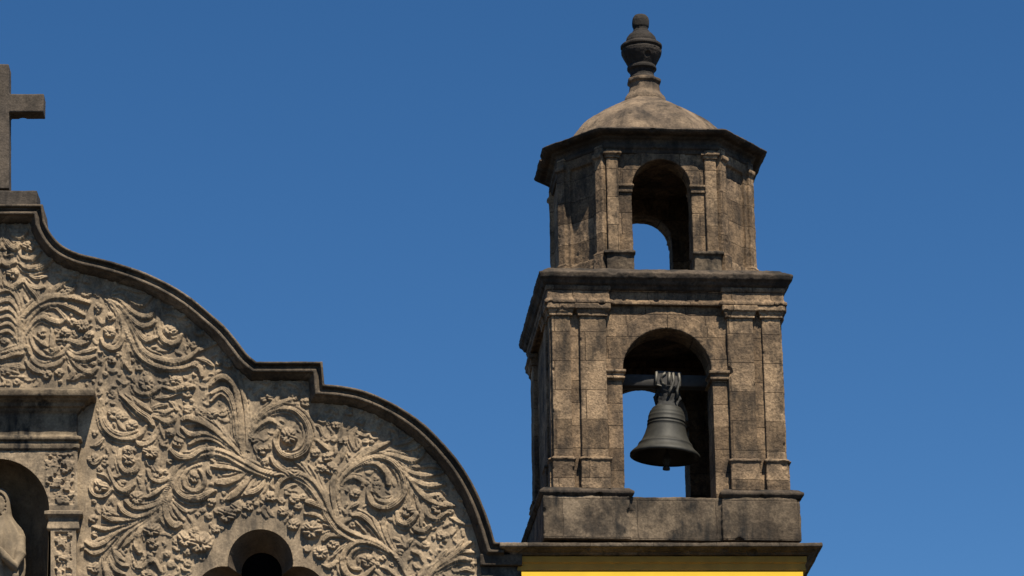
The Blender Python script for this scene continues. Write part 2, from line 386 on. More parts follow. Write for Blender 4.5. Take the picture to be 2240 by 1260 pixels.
S([(240,1200),(228,1225),(234,1255),(245,1290)], 7, a=.8, g=2); S([(244,1192),(256,1212),(272,1226)], 6); S([(246,1205),(262,1232),(280,1238)], 6); S([(238,1220),(252,1246),(272,1256)],6); S([(236,1240),(246,1262),(262,1275)],5)
S([(222,1205),(222,1240),(216,1275)],5); ROS(206,1242,15,3,7)
# left column of cups
ROS(219,1064,18,3,9); S([(200,1052),(198,1070),(210,1084),(230,1084),(246,1070)],5,a=.8); S([(246,1060),(232,1042),(215,1036)],5); S([(262,1080),(246,1052),(236,1025)],5)
S([(250,1052),(258,1068),(275,1074),(294,1060)], 7); S([(262,985),(262,1012),(275,1032),(298,1026),(304,1006)], 7, a=.8); ROS(282,1004,16,4,8)
ROS(329,988,18,5,10); ROS(204,1004,13,3,6); S([(194,1004),(206,1014),(222,1002)],5); S([(198,976),(214,972),(226,960)],5); ROS(280,985,12,5,8)
S([(350,940),(338,958),(324,970),(306,972),(300,966)], 6.5, a=.7)
S([(222,876),(219,905),(228,935),(250,955),(280,960),(306,952),(321,932)], 6.5, a=.8, g=1); S([(228,885),(228,915),(244,940),(270,950),(300,942)],5)
S([(262,862),(284,882),(306,902),(325,915),(335,930)], 8, e=.8); ROS(250,905,16,5,6); ROS(288,930,15,5,6); S([(290,868),(310,885),(330,900)], 6)
S([(322,902),(345,898),(362,902),(378,896)], 5.5); S([(320,908),(345,914),(362,922),(380,916),(378,908)], 7, a=.4, e=.9); S([(325,898),(345,888),(365,885)], 5); S([(330,905),(350,906),(370,906)],4)
S([(290,842),(302,858),(325,860),(348,848)], 7, a=.7, e=.9); ROS(322,838,19,6,8); S([(355,846),(380,852),(402,846),(424,846)], 8); ROS(385,832,14,5,7); ROS(410,862,12,4,6); S([(340,872),(365,868),(390,860)],5)
S([(360,960),(352,940),(350,925)],5); ROS(372,948,12,5,6); 
# second panel: hanging fan
for q in ([(232,648),(262,655),(285,678),(310,692),(330,688),(342,660)], [(232,646),(270,642),(290,660),(312,666),(330,650)], [(236,652),(268,672),(292,702),(314,714),(341,704)],
          [(242,656),(276,686),(300,722),(318,744),(343,738)], [(238,656),(272,690),(296,730),(312,765),(342,784),(380,792),(412,784),(436,764)],
          [(235,658),(262,698),(286,742),(308,780),(345,802),(392,806),(430,796)], [(230,654),(256,676),(270,708),(268,742),(252,762),(232,758),(222,742)]):
    S(q, 7, g=1, e=.8)
S([(290,690),(298,740),(322,782),(352,812)], 6); S([(278,700),(282,750),(276,790),(286,812)], 7); ROS(241,727,15,5,9); S([(246,660),(258,690),(256,720)],5)
S([(348,655),(346,690),(350,730),(366,750),(388,748),(398,732)], 7, a=.7); SP(372,718,22,-90,.9,5,.35); ROS(372,722,14,5,7); S([(352,690),(375,686),(395,692),(418,682)], 6); S([(350,668),(372,672),(392,660)],6)
S([(424,712),(428,726),(440,730),(450,718)], 6); S([(428,772),(445,762),(470,752)], 5); S([(430,784),(452,790),(466,800)],5); S([(400,806),(425,800),(438,806),(442,822)], 6, a=.6, e=.9); ROS(500,797,13,5,7); ROS(478,792,9); S([(455,745),(465,752),(480,746)],5)
S([(240,640),(262,628),(290,634),(318,640)],5); S([(220,650),(222,670),(214,685)],5); ROS(215,672,12,4,7); ROS(242,695,12,4,8); ROS(190,640,14,5,5); S([(262,700),(262,735)],4); ROS(245,788,12,3,8); ROS(260,775,9,3,6)
# top of the gable
S([(20,500),(30,514),(46,518),(58,506)], 7, e=.9); S([(4,492),(10,518),(22,538),(34,542),(42,534)], 8, e=.9); S([(-5,520),(4,534),(12,546)],6); S([(42,552),(52,564),(70,566),(88,552)], 7, a=.7); ROS(62,540,14,4,9)
S([(44,576),(60,586),(88,584),(114,566)], 8, a=.6, e=.9); ROS(28,598,15,4,9); S([(10,606),(14,622),(30,628),(48,616)], 7, a=.8, e=.9); S([(4,568),(14,580),(34,574)], 7); S([(14,560),(28,556)],5)
S([(52,612),(66,630),(84,652),(90,672)], 7); S([(60,600),(80,608),(104,604)], 5); S([(60,620),(78,630),(98,628)],5)
S([(34,740),(44,705),(60,682),(82,664),(112,650),(150,650),(195,662)], 8, g=2, a=.9); S([(54,722),(72,690),(98,668),(130,664),(162,676),(184,690)], 7); S([(58,730),(74,704),(94,694),(112,702),(128,706),(144,698)], 7, e=.9); S([(90,672),(120,672),(140,690),(150,705)],5)
S([(70,668),(84,640),(90,615)],5); S([(112,656),(122,632),(148,614)], 7, e=.6); ROS(142,630,16,2,7); S([(130,645),(150,640),(165,625)],6); ROS(165,600,10); ROS(190,612,12,5,6)
for k, yy in enumerate((632,655,674,690,706,722)):
    S([(45,yy+48),(36,yy+18),(20,yy+2),(2,yy+6)], 5.5, e=.9)
S([(46,760),(46,720),(52,690)], 7, a=1, e=.5); S([(48,730),(50,770),(30,775),(4,785)],7,a=.9)
# mask-like flower and drapery below it
SP(112,738,44,200,.55,6,.95,-1); ROS(92,728,12,3,7); ROS(142,728,13,4,8); S([(114,718),(114,748),(114,764)],6,a=.6,e=1.2,h=11); S([(74,736),(90,748),(104,758)],6); S([(100,764),(113,772),(128,764)],7,a=.9,e=.9)
S([(66,776),(78,794),(100,802),(126,796),(140,784)], 6, a=.8, e=.8); S([(56,790),(72,808),(90,816)], 7); S([(124,744),(150,744),(172,752),(192,748)], 7); S([(142,764),(162,782),(186,786),(208,780)], 7); S([(146,770),(170,802),(196,816),(212,806)], 7)
S([(148,832),(166,828),(178,820),(192,824)],6); S([(150,800),(160,815),(150,830)],7); ROS(104,818,13,4,7); ROS(130,815,12,4,7); ROS(180,712,16,5,9); ROS(195,735,12,4,8); ROS(160,705,11,4,8); S([(170,770),(190,768),(210,762)],5)
S([(4,772),(30,765),(60,760),(66,775)],6); S([(0,800),(30,800),(52,805)],8,h=6); S([(38,796),(40,815)],5); ROS(12,812,12,4,6); S([(0,824),(55,824)],4,h=5)
# rising spray and the second big scroll
S([(745,1120),(738,1085),(742,1058),(758,1034),(786,1012),(818,1000),(852,1006),(876,1028),(887,1056),(882,1082),(862,1104),(838,1112),(816,1104),(806,1082),(808,1066)], 8, g=1)
S([(742,1140),(730,1100),(728,1060),(736,1030)], 7, a=1.2); S([(816,1076),(826,1092),(846,1098),(868,1090),(880,1074)], 6); S([(770,1026),(800,1012),(826,1014),(846,1034),(850,1058)], 8, e=1, g=2); S([(812,1075),(822,1072),(830,1084)],6)
S([(744,1072),(754,1052),(774,1044),(792,1052),(793,1062)], 5.5, e=1); ROS(777,1080,13,5,8); S([(764,1112),(776,1104),(784,1100)],5)
S([(745,1048),(768,1022),(792,996),(822,982),(852,966)], 6.5); S([(760,1030),(790,1006),(826,996)],5); S([(778,1006),(800,984),(830,972)],4)
S([(820,998),(850,994),(875,1000),(900,1008),(918,1000),(928,988)], 7, e=.8); S([(850,1002),(872,1020),(898,1048),(920,1078),(948,1098),(975,1108)], 7.5, g=2, a=.8)
S([(870,1014),(896,1032),(930,1040),(968,1034)], 6.5); S([(884,1030),(908,1052),(938,1062),(972,1058)], 7, e=.8); S([(880,1010),(910,1020),(945,1018),(965,1025)],5); S([(906,1066),(930,1084),(962,1082)], 6); S([(872,984),(900,982),(920,972)],5); S([(860,975),(885,968),(905,958)],5)
S([(890,1040),(900,1072),(896,1100),(888,1120)], 6, a=.8); S([(868,1120),(874,1142),(894,1144),(912,1124)], 8, a=.7, e=.8); ROS(892,1118,17,3,8); S([(926,1095),(924,1124),(922,1150)], 5)
S([(930,1100),(936,1126),(956,1134),(976,1122)], 7, a=.7); ROS(958,1112,16,3,8); S([(905,1150),(912,1160),(930,1160),(942,1150)], 7, a=.8, e=.8); ROS(962,1092,9); S([(962,1098),(980,1104),(994,1106)],6); S([(984,1132),(1006,1142),(1028,1146)],6); ROS(985,1118,9)
S([(905,1062),(912,1090),(918,1118)],4); S([(838,1185),(816,1150),(790,1128),(772,1128)], 7); S([(850,1200),(830,1160),(815,1130)], 5.5); S([(800,1166),(778,1140)],6); S([(868,1215),(848,1180),(838,1150),(842,1130)], 5.5)
# low scroll
S([(895,1262),(872,1224),(842,1200),(806,1186),(776,1188),(756,1206),(750,1230),(758,1254),(778,1266),(800,1258),(818,1240)], 8, a=.8, g=2); S([(822,1204),(796,1196),(772,1206),(764,1226),(772,1244),(788,1246)], 6); ROS(806,1226,18,4,8)
S([(720,1225),(738,1205),(756,1192)],5); S([(705,1235),(722,1240),(738,1228)],6); S([(832,1240),(852,1246),(868,1262)], 6); S([(925,1230),(918,1212),(902,1206)],6); FAN(890,1200,-110,60,3,28,5); ROS(965,1172,14,3,6); ROS(885,1192,10,5,5)
S([(935,1275),(955,1240),(982,1222),(1006,1204),(1030,1186)], 6.5); S([(950,1252),(980,1232),(1004,1222),(1030,1224)], 6.5); S([(975,1226),(1000,1196),(1012,1182)],5); S([(990,1216),(1015,1206),(1036,1208)],5); S([(960,1235),(966,1215),(976,1204)],5); S([(1000,1250),(1020,1244),(1036,1250)],5)
# upper right spray under the coping
ROS(765,902,11,3,7,.3); SP(818,950,12,0,.9,4,.5); ROS(735,930,12,4,7); ROS(790,922,11,4,7); S([(752,905),(746,940),(742,975)],5); S([(775,985),(768,955),(780,935)],8,h=6); ROS(752,965,12,3,8); ROS(716,1000,14,4,8); ROS(690,992,12,4,7); ROS(724,1026,16,4,9); ROS(700,1025,12,4,7); S([(690,960),(708,974),(720,985)],6); ROS(585,868,18,3,6); ROS(640,868,15,5,6); ROS(668,880,14,4,6); ROS(555,960,14,4,6); ROS(575,985,14,3,8); ROS(580,1010,10); ROS(730,960,9); S([(614,852),(606,872),(590,888)],6); S([(740,1015),(752,990),(756,960)],5)
mainH = H.copy()
# ---- trefoil window outline
LOB = [(570,1229,71),(489,1301,62),(652,1301,62),(570,1372,71)]
def sdf_win(x, y): return np.minimum.reduce([np.hypot(x-a, y-b)-r for a, b, r in LOB])
# small filler carving where the wall is still bare
outpx = np.array([P0 for P0 in OUT]); 
_ox = np.array([x for x, y in OUT]+[2000]); _oy = np.array([y for x, y in OUT]+[1190])
def top_at(x): return np.interp(x, _ox, _oy)
def zone(x, y):
    m = (y > top_at(x)+27) & (y > top_at(x+22)+6)
    m &= ~((x < 205) & (y > 838)); m &= ((x-570)**2+(y-1245)**2 > 122**2) & (x < 1042)
    m &= sdf_win(x, y) > 26
    return m
def blur(A, n=1):
    for _ in range(n):
        A = (np.roll(A,1,0)+np.roll(A,-1,0)+2*A)/4; A = (np.roll(A,1,1)+np.roll(A,-1,1)+2*A)/4
    return A
for rnd, (cnt_, lmin, lmax, wmin, wmax) in enumerate(((1900, 12, 24, 3.8, 5.6), (2700, 8, 15, 3.0, 4.6), (3200, 5, 9, 2.0, 3.2))):
    HB = blur(H, 22); GYv, GXv = np.gradient(HB)
    for k in range(cnt_):
        x = random.uniform(MX, 1048); y = random.uniform(486, 1452)
        if not zone(x, y): continue
        clr = wmin*1.15
        sl = win(x-clr, x+clr, y-clr, y+clr)
        if H[sl].size == 0 or H[sl].max() > 1.5: continue
        j = int((y-gy[0])/STEP); i = int((x-gx[0])/STEP)
        a = math.atan2(-GYv[j, i], -GXv[j, i])+random.choice((-1, 1))*random.uniform(.3, 1.0)
        if random.random() < .22: ROS(x, y, random.uniform(.45, .75)*lmin+3, random.choice((3,4,5)), random.uniform(3.5,6))
        else:
            L_ = random.uniform(lmin, lmax); b = a+random.choice((-1,1))*random.uniform(.4,1.3)
            S([(x-L_*math.cos(a)*.7, y-L_*math.sin(a)*.7), (x, y), (x+L_*math.cos(b)*.8, y+L_*math.sin(b)*.8)], random.uniform(wmin, wmax), h=random.uniform(2.6,6), e=1.0, g=random.choice((0,1)))
Z = zone(PX, PY)
# soften mask edges a little by noise: carving stops short of the mouldings
hard = (PY > top_at(PX)+22) & (PY > top_at(PX+16)+4) & ~((PX < 176) & (PY > 845)) & ((PX-570)**2+(PY-1240)**2 > 100**2) & (PX < 1052)
H = np.where(hard, H, 0)
def blur(A, n=1):
    for _ in range(n):
        A = (np.roll(A,1,0)+np.roll(A,-1,0)+2*A)/4; A = (np.roll(A,1,1)+np.roll(A,-1,1)+2*A)/4
    return A
def ramp_up(A, slope=.85, n=11, keep=.6):
    # carving swells gently from above and breaks off sharply below, like overlapping leaves
    B = A*keep; out = A.copy()
    for k in range(1, n):
        sh = np.zeros_like(A); q = int(round(k*.35)); sh[:-k, q:] = B[k:, :A.shape[1]-q] if q else B[k:, :]
        out = np.maximum(out, np.clip(sh-slope*k*STEP, 0, None))
    return out
H = ramp_up(H); H = np.where(hard, H, 0)
Hs = .6*H+.4*blur(H, 1)
carved = np.clip(blur((H > 1).astype(float), 6)*1.5, 0, 1)
H = Hs*(.72+.56*vnoise(24, 3, 11)) + (vnoise(10, 4, 12, pers=.65)-.5)*(1.2+2.6*carved) + (vnoise(70, 3, 13)-.5)*3
FLAT = ((PX-570)**2+(PY-1240)**2 < 112**2)

def sdf_niche(x, y): return np.maximum(x-150, 870-y)          # everything behind the niche surround is left out
def hf(name, PX, PY, H, sdfs, mat, parent, Y0=0.0, keep=None):
    X = PX.copy(); Yp = PY.copy(); inside = np.ones_like(PX, bool)
    for s in sdfs:
        d = s(X, Yp); e = .5; gxx = (s(X+e, Yp)-s(X-e, Yp)); gyy = (s(X, Yp+e)-s(X, Yp-e)); g = np.hypot(gxx, gyy)+1e-9
        m = np.abs(d) < STEP*.75
        X = np.where(m, X-d*gxx/g, X); Yp = np.where(m, Yp-d*gyy/g, Yp)
    wx, wz = P(X, Yp, Y0); wy = Y0-H/140.0
    ny, nx = PX.shape; idx = np.arange(ny*nx).reshape(ny, nx)
    cxm = (PX[:-1,:-1]+PX[1:,1:])/2; cym = (PY[:-1,:-1]+PY[1:,1:])/2
    ok = np.ones(cxm.shape, bool)
    for s in sdfs: ok &= s(cxm, cym) > 0
    if keep is not None: ok &= keep(cxm, cym)
    q = np.stack([idx[:-1,:-1], idx[1:,:-1], idx[1:,1:], idx[:-1,1:]], -1)[ok]
    used = np.zeros(ny*nx, bool); used[q.ravel()] = True; remap = np.cumsum(used)-1; q = remap[q]
    co = np.stack([wx.ravel(), wy.ravel(), wz.ravel()], -1)[used]
    me = bpy.data.meshes.new(name); me.vertices.add(len(co)); me.vertices.foreach_set('co', co.ravel().astype(np.float32))
    me.loops.add(q.size); me.loops.foreach_set('vertex_index', q.ravel().astype(np.int32))
    me.polygons.add(len(q)); me.polygons.foreach_set('loop_start', np.arange(0, q.size, 4, dtype=np.int32)); me.update(calc_edges=True)
    return link(name, me, mat, parent)
def mirror(o):
    """the same part on the other side of the gable's axis"""
    r = []
    c = o.copy(); COL.objects.link(c); c.parent = o.parent; c.matrix_basis = Matrix.Translation((2*GX,0,0)) @ Matrix.Diagonal((-1,1,1,1)) @ o.matrix_basis
    for ch in o.children:
        d = ch.copy(); COL.objects.link(d); d.parent = c
    return c
pan = hf('carved_panel', PX, PY, H, [sdf_win, sdf_niche], M_REL, fac, keep=lambda x, y: (y > top_at(x)+14) & (x < 1066))
mirror(pan)

# wall mass behind and below
bm = bmesh.new()
zb = ZZ(1459); xr = XX(1066, 1240)
poly = [(x, z-.12) for x, z in full]
poly = [(2*GX-xr, zb)] + [(max(min(x, xr), 2*GX-xr), z) for x, z in poly] + [(xr, zb)]
prism(bm, poly, .9, 1.5)
box(bm, 2*GX-xr, xr, .02, 1.5, 0, zb-.002)
obj('wall', bm, M_WALL, fac, smooth=False)

# window reveal (splayed) and pane
def outline_win(scale, dy):
    pts = []
    c0 = (570, 1275)
    for k in range(240):
        a = 2*math.pi*k/240; best = 0
        for cx_, cy_, r in LOB:
            dx, dyv = math.cos(a), math.sin(a); ex = c0[0]-cx_; ey = c0[1]-cy_
            B = ex*dx+ey*dyv; C = ex*ex+ey*ey-r*r; D = B*B-C
            if D > 0: best = max(best, -B+math.sqrt(D))
        pts.append((c0[0]+best*scale*math.cos(a), c0[1]+dy+best*scale*math.sin(a)))
    return pts
bm = bmesh.new()
levels = [(1.0, 0, -.012), (.99, 0, .03), (.63, -8, .42), (.63, -8, .48)]
rings = []
for s_, dy_, yy in levels:
    rings.append([bm.verts.new((*[float(P(x, y)[0])], yy, float(P(x, y)[1]))) for x, y in outline_win(s_, dy_)])
for a, b in zip(rings, rings[1:]):
    for k in range(240): bm.faces.new((a[k], a[(k+1)%240], b[(k+1)%240], b[k]))
win_ = obj('window', bm, M_REV, fac)
bm = bmesh.new()
bm.faces.new([bm.verts.new((float(P(x, y)[0]), .47, float(P(x, y)[1]))) for x, y in outline_win(.67, -8)])
p_ = obj('pane', bm, M_PANE, win_, smooth=False)
mirror(win_)

# ---- niche
nic = empty('niche', (0,0,0)); nic.parent = fac
def path_u(px_half_right, py, v, vw=.0):
    xr_ = XX(px_half_right, py, -v); return [(2*GX-xr_, .1), (2*GX-xr_, -v), (xr_, -v), (xr_, .1)]
bm = bmesh.new()
v0 = .12
pu = path_u(168, 940, v0)
zt = lambda y, v: ZZ(y, -v)
prof = [(-.05, zt(990,v0)),(0.0, zt(990,v0)),(.025, zt(988,v0)),(.03, zt(983,v0+.03)),(.055,zt(982,v0+.05)),(.055,zt(971,v0+.05)),(.035,zt(970,v0+.03)),(.045,zt(965,v0)),(.085,zt(962,v0+.08)),(.085,zt(955,v0+.08)),(.0,zt(952,v0)),
        (.0,zt(905,v0)),(.04,zt(900,v0)),(.06,zt(892,v0+.05)),(.10,zt(889,v0+.1)),(.12,zt(880,v0+.12)),(.17,zt(876,v0+.15)),(.20,zt(870,v0+.2)),(.27,zt(866,v0+.26)),(.28,zt(860,v0+.28)),(.28,zt(852,v0+.28)),(-.05,zt(846,v0))]
sweep(bm, pu, prof, closed=False)
o = obj('entablature', bm, M_ENT, nic); stone(o, .013, .012, .3, .006, .05)
# spandrel panel with the arch
NX, NY, NR = MX, 1117, 113
ax = np.arange(MX, 171, 1.1); ay = np.arange(986, 1122, 1.1)
AX, AY = np.meshgrid(ax, ay); HN = np.zeros_like(AX)
vn = vnoise(9.5, 3, 21, AX, AY, .5); vn2 = vnoise(6, 2, 22, AX, AY, .5)
m = np.clip((AX-97)/5, 0, 1)*np.clip((164-AX)/5, 0, 1)*np.clip((AY-994)/4, 0, 1)*np.clip((1106-AY)/5, 0, 1)
HN = m*(np.where(vn > .49, 6, 0)+4*np.abs(vn2-.5)) + (1-m)*3 + (vn2-.5)*1.5
HN = blur(HN, 1); _s = STEP; STEP = 1.1
sp = hf('spandrel_panel', AX, AY, HN, [lambda x, y: np.where(y < NY, np.hypot(x-NX, y-NY)-NR, x-NX-NR)], M_REL, nic, -v0)
mirror(sp)
# pilaster of the niche
ax = np.arange(110, 168.2, 1.1); ay = np.arange(1156, 1420, 1.1); AX, AY = np.meshgrid(ax, ay)
vn = vnoise(10, 3, 31, AX, AY, .5); vn2 = vnoise(8, 2, 32, AX, AY)
m = np.clip((AX-119)/2, 0, 1)*np.clip((158-AX)/2, 0, 1)*np.clip((AY-1164)/3, 0, 1)
HN = m*(np.where(vn > .49, 6, 0)+4*np.abs(vn2-.5)-2)+(1-m)*3.5; HN = blur(HN, 1)
HN[:, 0] = -24; HN[:, -1] = -24
pil = hf('pilaster', AX, AY, HN, [], M_REL, nic, -v0)
STEP = _s
bm = bmesh.new(); x0, x1 = XX(108,1140,-v0), XX(170,1140,-v0)
pth = [(x0, .3), (x0, -v0-.01), (x1, -v0-.01), (x1, .1)]
prof = [(-.03, zt(1162,v0)),(.0,zt(1162,v0)),(.015,zt(1159,v0)),(.035,zt(1157,v0+.03)),(.02,zt(1143,v0)),(.01,zt(1140,v0)),(.02,zt(1134,v0)),(.06,zt(1127,v0+.05)),(.075,zt(1125,v0+.07)),(.075,zt(1118,v0+.07)),(-.03,zt(1114,v0))]
sweep(bm, pth, prof, closed=False); o = obj('capital', bm, M_REL, pil); stone(o, .012, .008, .3, .004, .05)
mirror(pil)
bm = bmesh.new(); box(bm, XX(110.5,1200,-v0)+.004, XX(150,1200), -v0+.03, .3, ZZ(1416,-v0), ZZ(1120,-v0)); jb = obj('jamb', bm, M_REL, nic, smooth=False); mirror(jb)
# recess: half cylinder with a quarter-sphere head, its stone coloured darker to deepen the shade inside
bm = bmesh.new(); r_ = XX(NX+NR, NY, -v0)-GX; zs = ZZ(NY, -v0); z0 = ZZ(1420, -v0); rows = []
DEP = .72
prof_y = [-v0, -.05, .12]
ring = []
def rec_ring(z, rad, zc=None):
    pts = [(GX+rad, -v0, z)]
    for k in range(25):
        a = math.pi*k/24; pts.append((GX+rad*math.cos(a), -.02+DEP*math.sin(a)*rad/r_, z))
    pts.append((GX-rad, -v0, z)); return [bm.verts.new(p) for p in pts]
zsr = [z0+(zs-z0)*k/6 for k in range(7)]
rows = [rec_ring(z, r_) for z in zsr]
for k in range(1, 13):
    a = math.pi/2*k/12.01; rows.append(rec_ring(zs+r_*math.sin(a), r_*math.cos(a)))
for a, b in zip(rows, rows[1:]):
    for k in range(len(a)-1): bm.faces.new((a[k], a[k+1], b[k+1], b[k]))
bm.faces.new(rows[0])
obj('recess', bm, M_NICHE, nic)
bm = bmesh.new(); xe = XX(172, 1440, -v0); box(bm, 2*GX-xe, xe, -.42, .1, ZZ(1450,-v0), ZZ(1419,-v0)); o = obj('ledge', bm, M_REL, nic); stone(o, .02, .01)

# ================================================================== CROSS
CXX = XX(-5, 430)
crs = empty('stone_cross', (CXX, .05, ZZ(443, -.15)))
tag(crs, 'plain weathered stone cross on a block at the top of the gable', 'cross')
zb_ = ZZ(443,-.15)
bm = bmesh.new(); hw = XX(20.5,420)-CXX
prism(bm, [(-hw,ZZ(418)-zb_),(hw+.005,ZZ(418)-zb_),(hw-.075,ZZ(146)-zb_),(-hw-.075,ZZ(146)-zb_)], -.17, .17)
aw = XX(97,230)-CXX
box(bm, -aw-.1, aw, -.165, .165, ZZ(253)-zb_+.02, ZZ(211)-zb_)
o = obj('cross', bm, M_CROSS, crs); o.name = 'shaft_and_arms'; stone(o, .014, .012, .4, .006, .05)
bm = bmesh.new(); bw = XX(81,430,-.2)-CXX; box(bm, -bw, bw, -.25, .25, -.14, ZZ(416,-.2)-zb_); o = obj('base', bm, M_CROSS, crs); stone(o, .016, .016, .3, .008, .05)

# ================================================================== STATUE
st = empty('statue_base', (GX, .22, ZZ(1418, -v0)))
zb_ = st.location.z
def zy(y): return ZZ(y, .1)-zb_
bm = bmesh.new(); SEG = 72
rows = []
keys = [(1418,.40,.30),(1400,.40,.30),(1330,.37,.28),(1260,.405,.28),(1225,.42,.28),(1195,.425,.27),(1172,.40,.25),(1152,.33,.22),(1138,.26,.20),(1125,.205,.19),(1108,.185,.20),(1090,.175,.20),(1078,.15,.175),(1069,.10,.12),(1064,.03,.04)]
ys = [k[0] for k in keys][::-1]; aa = [k[1] for k in keys][::-1]; bb = [k[2] for k in keys][::-1]
lev = np.linspace(1418, 1064.5, 96)
for yv in lev:
    a_ = np.interp(yv, ys, aa); b_ = np.interp(yv, ys, bb); row = []
    for k in range(SEG):
        th = 2*math.pi*k/SEG; x = math.cos(th); y = math.sin(th)
        fold = 0
        if yv > 1116:
            amp = min((yv-1116)/50, 1)*.034
            fold = amp*(1-2*abs(math.sin(4.5*th+yv*.010+.6)))+amp*.7*(1-2*abs(math.sin(8*th-yv*.017)))
        rr = 1+fold/max(a_, .1)
        X_ = a_*x*rr; Y_ = b_*y*rr
        # face opening of the veil
        if y < 0 and 1078 < yv < 1132:
            u = X_/.125; v = (yv-1105)/26.
            q = u*u+v*v
            if q < 1.0: Y_ += (.075 if q > .74 else .03)
            if q < .72:
                Y_ -= .05*math.exp(-(u/.16)**2)*max(0, 1-abs(yv-1106)/9.)
                for sx in (-.42,.42): Y_ += .022*math.exp(-((u-sx)/.2)**2-((yv-1099)/3.5)**2); Y_ -= .012*math.exp(-((u-sx)/.14)**2-((yv-1099)/1.6)**2)
                Y_ -= .014*math.exp(-(u/.3)**2-((yv-1119)/2.)**2); Y_ += .01*math.exp(-(u/.35)**2-((yv-1116.)/1.2)**2)
        row.append(bm.verts.new((X_, Y_, zy(yv))))
    rows.append(row)
for a, b in zip(rows, rows[1:]):
    for k in range(SEG): bm.faces.new((a[k], a[(k+1)%SEG], b[(k+1)%SEG], b[k]))
bm.faces.new(rows[0]); bm.faces.new(rows[-1])
# sleeves, forearms and joined hands
for sx in (-1, 1):
    tube(bm, [(sx*.34,-.05,zy(1172)),(sx*.37,-.16,zy(1215)),(sx*.30,-.27,zy(1245)),(sx*.16,-.33,zy(1225)),(sx*.07,-.36,zy(1208))], [.085,.095,.09,.065,.045], 16)
    tube(bm, [(sx*.36,-.18,zy(1225)),(sx*.32,-.24,zy(1262)),(sx*.29,-.24,zy(1300))], [.07,.055,.03], 14)
    tube(bm, [(sx*.07,-.36,zy(1208)),(sx*.035,-.375,zy(1196)),(sx*.022,-.38,zy(1188))], [.032,.034,.028], 12)
    for k, (dx, ln) in enumerate(((-.030,.075),(-.012,.09),(.008,.095),(.026,.082))):
        tube(bm, [(sx*.02,-.39+dx*.9,zy(1190)),(sx*.016,-.39+dx,zy(1190)+ln*.55),(sx*.010,-.388+dx,zy(1190)+ln)], [.012,.011,.008], 8)
    tube(bm, [(sx*.03,-.41,zy(1196)),(sx*.02,-.435,zy(1190)),(sx*.012,-.44,zy(1184))], [.013,.011,.008], 8)
o = obj('statue', bm, M_STAT, None)
bpy.data.objects.remove(st)
o.location = (XX(-6,1200,.2), .22, zb_); stone(o, .011, .006, .2, 0, .05)
tag(o, 'pale stone statue of a veiled robed figure standing in the dark arched niche', 'statue')

# ================================================================== SIDE WING (yellow wall under the tower)
wing = empty('yellow_wing', (XX(1450,1200), 0, 0))
tag(wing, 'bright yellow painted wall with a dark stone cornice carrying the bell tower', 'church wing')
wx0 = XX(1450,1200)
fx0 = XX(1142,1250,-.02)-wx0; fx1 = XX(1752,1250,-.02)-wx0
bm = bmesh.new(); box(bm, fx0, fx1, 0.0, 5.2, 0, ZZ(1270,-.04)); obj('wall', bm, M_YEL, wing, smooth=False)
bm = bmesh.new(); foot = [(fx0,0),(fx1,0),(fx1,5.2),(fx0,5.2)]
prof = [(-.1,ZZ(1276)),(.0,ZZ(1275)),(.14,ZZ(1268,-.14)),(.145,ZZ(1251,-.14)),(.075,ZZ(1248,-.07)),(.06,ZZ(1233,-.06)),(.085,ZZ(1230,-.08)),(.09,ZZ(1217,-.09)),(-.1,ZZ(1217,-.12))]
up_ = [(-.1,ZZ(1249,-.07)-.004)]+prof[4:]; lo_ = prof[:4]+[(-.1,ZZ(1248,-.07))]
foot_lo = [(fx0+.13,0),(fx1-.13,0),(fx1-.13,5.2),(fx0+.13,5.2)]; sweep(bm, foot_lo, lo_); obj('painted_moulding', bm, M_YEL, wing, smooth=False)
bm = bmesh.new(); sweep(bm, foot, up_); obj('ochre_band', bm, M_OCH, wing, smooth=False)  # upper band of the moulding, in a darker ochre than the yellow below
bm = bmesh.new(); xl = XX(1138,1200,-.2)-wx0
foot = [(xl,0),(fx1,0),(fx1,5.2),(xl,5.2)]
prof = [(-.6,ZZ(1214,-.13)),(.13,ZZ(1214,-.13)),(.15,ZZ(1209,-.15)),(.22,ZZ(1204,-.2)),(.25,ZZ(1199,-.25)),(.31,ZZ(1196,-.30)),(.31,ZZ(1187,-.31)),(-.6,ZZ(1183,-.1))]
sweep(bm, foot, prof); box(bm, xl+.3, fx1-.3, .3, 4.9, ZZ(1214,-.13)+.01, ZZ(1185,-.1)); o = obj('cornice', bm, M_COP, wing); stone(o, .018, .02, .4, .008, .05)
bm = bmesh.new(); x0 = XX(1052,1240); x1 = XX(1139,1240,-.06); 
box(bm, x0, x1, -.06, 1.4, 0, ZZ(1240,-.06)); o = obj('corner_pilaster', bm, M_PED, fac); 
bm = bmesh.new(); box(bm, x0-.02, x1+.02, -.14, 1.4, ZZ(1238,-.1), ZZ(1211,-.13)); o = obj('corner_moulding', bm, M_COP, fac); stone(o, .02, .015)

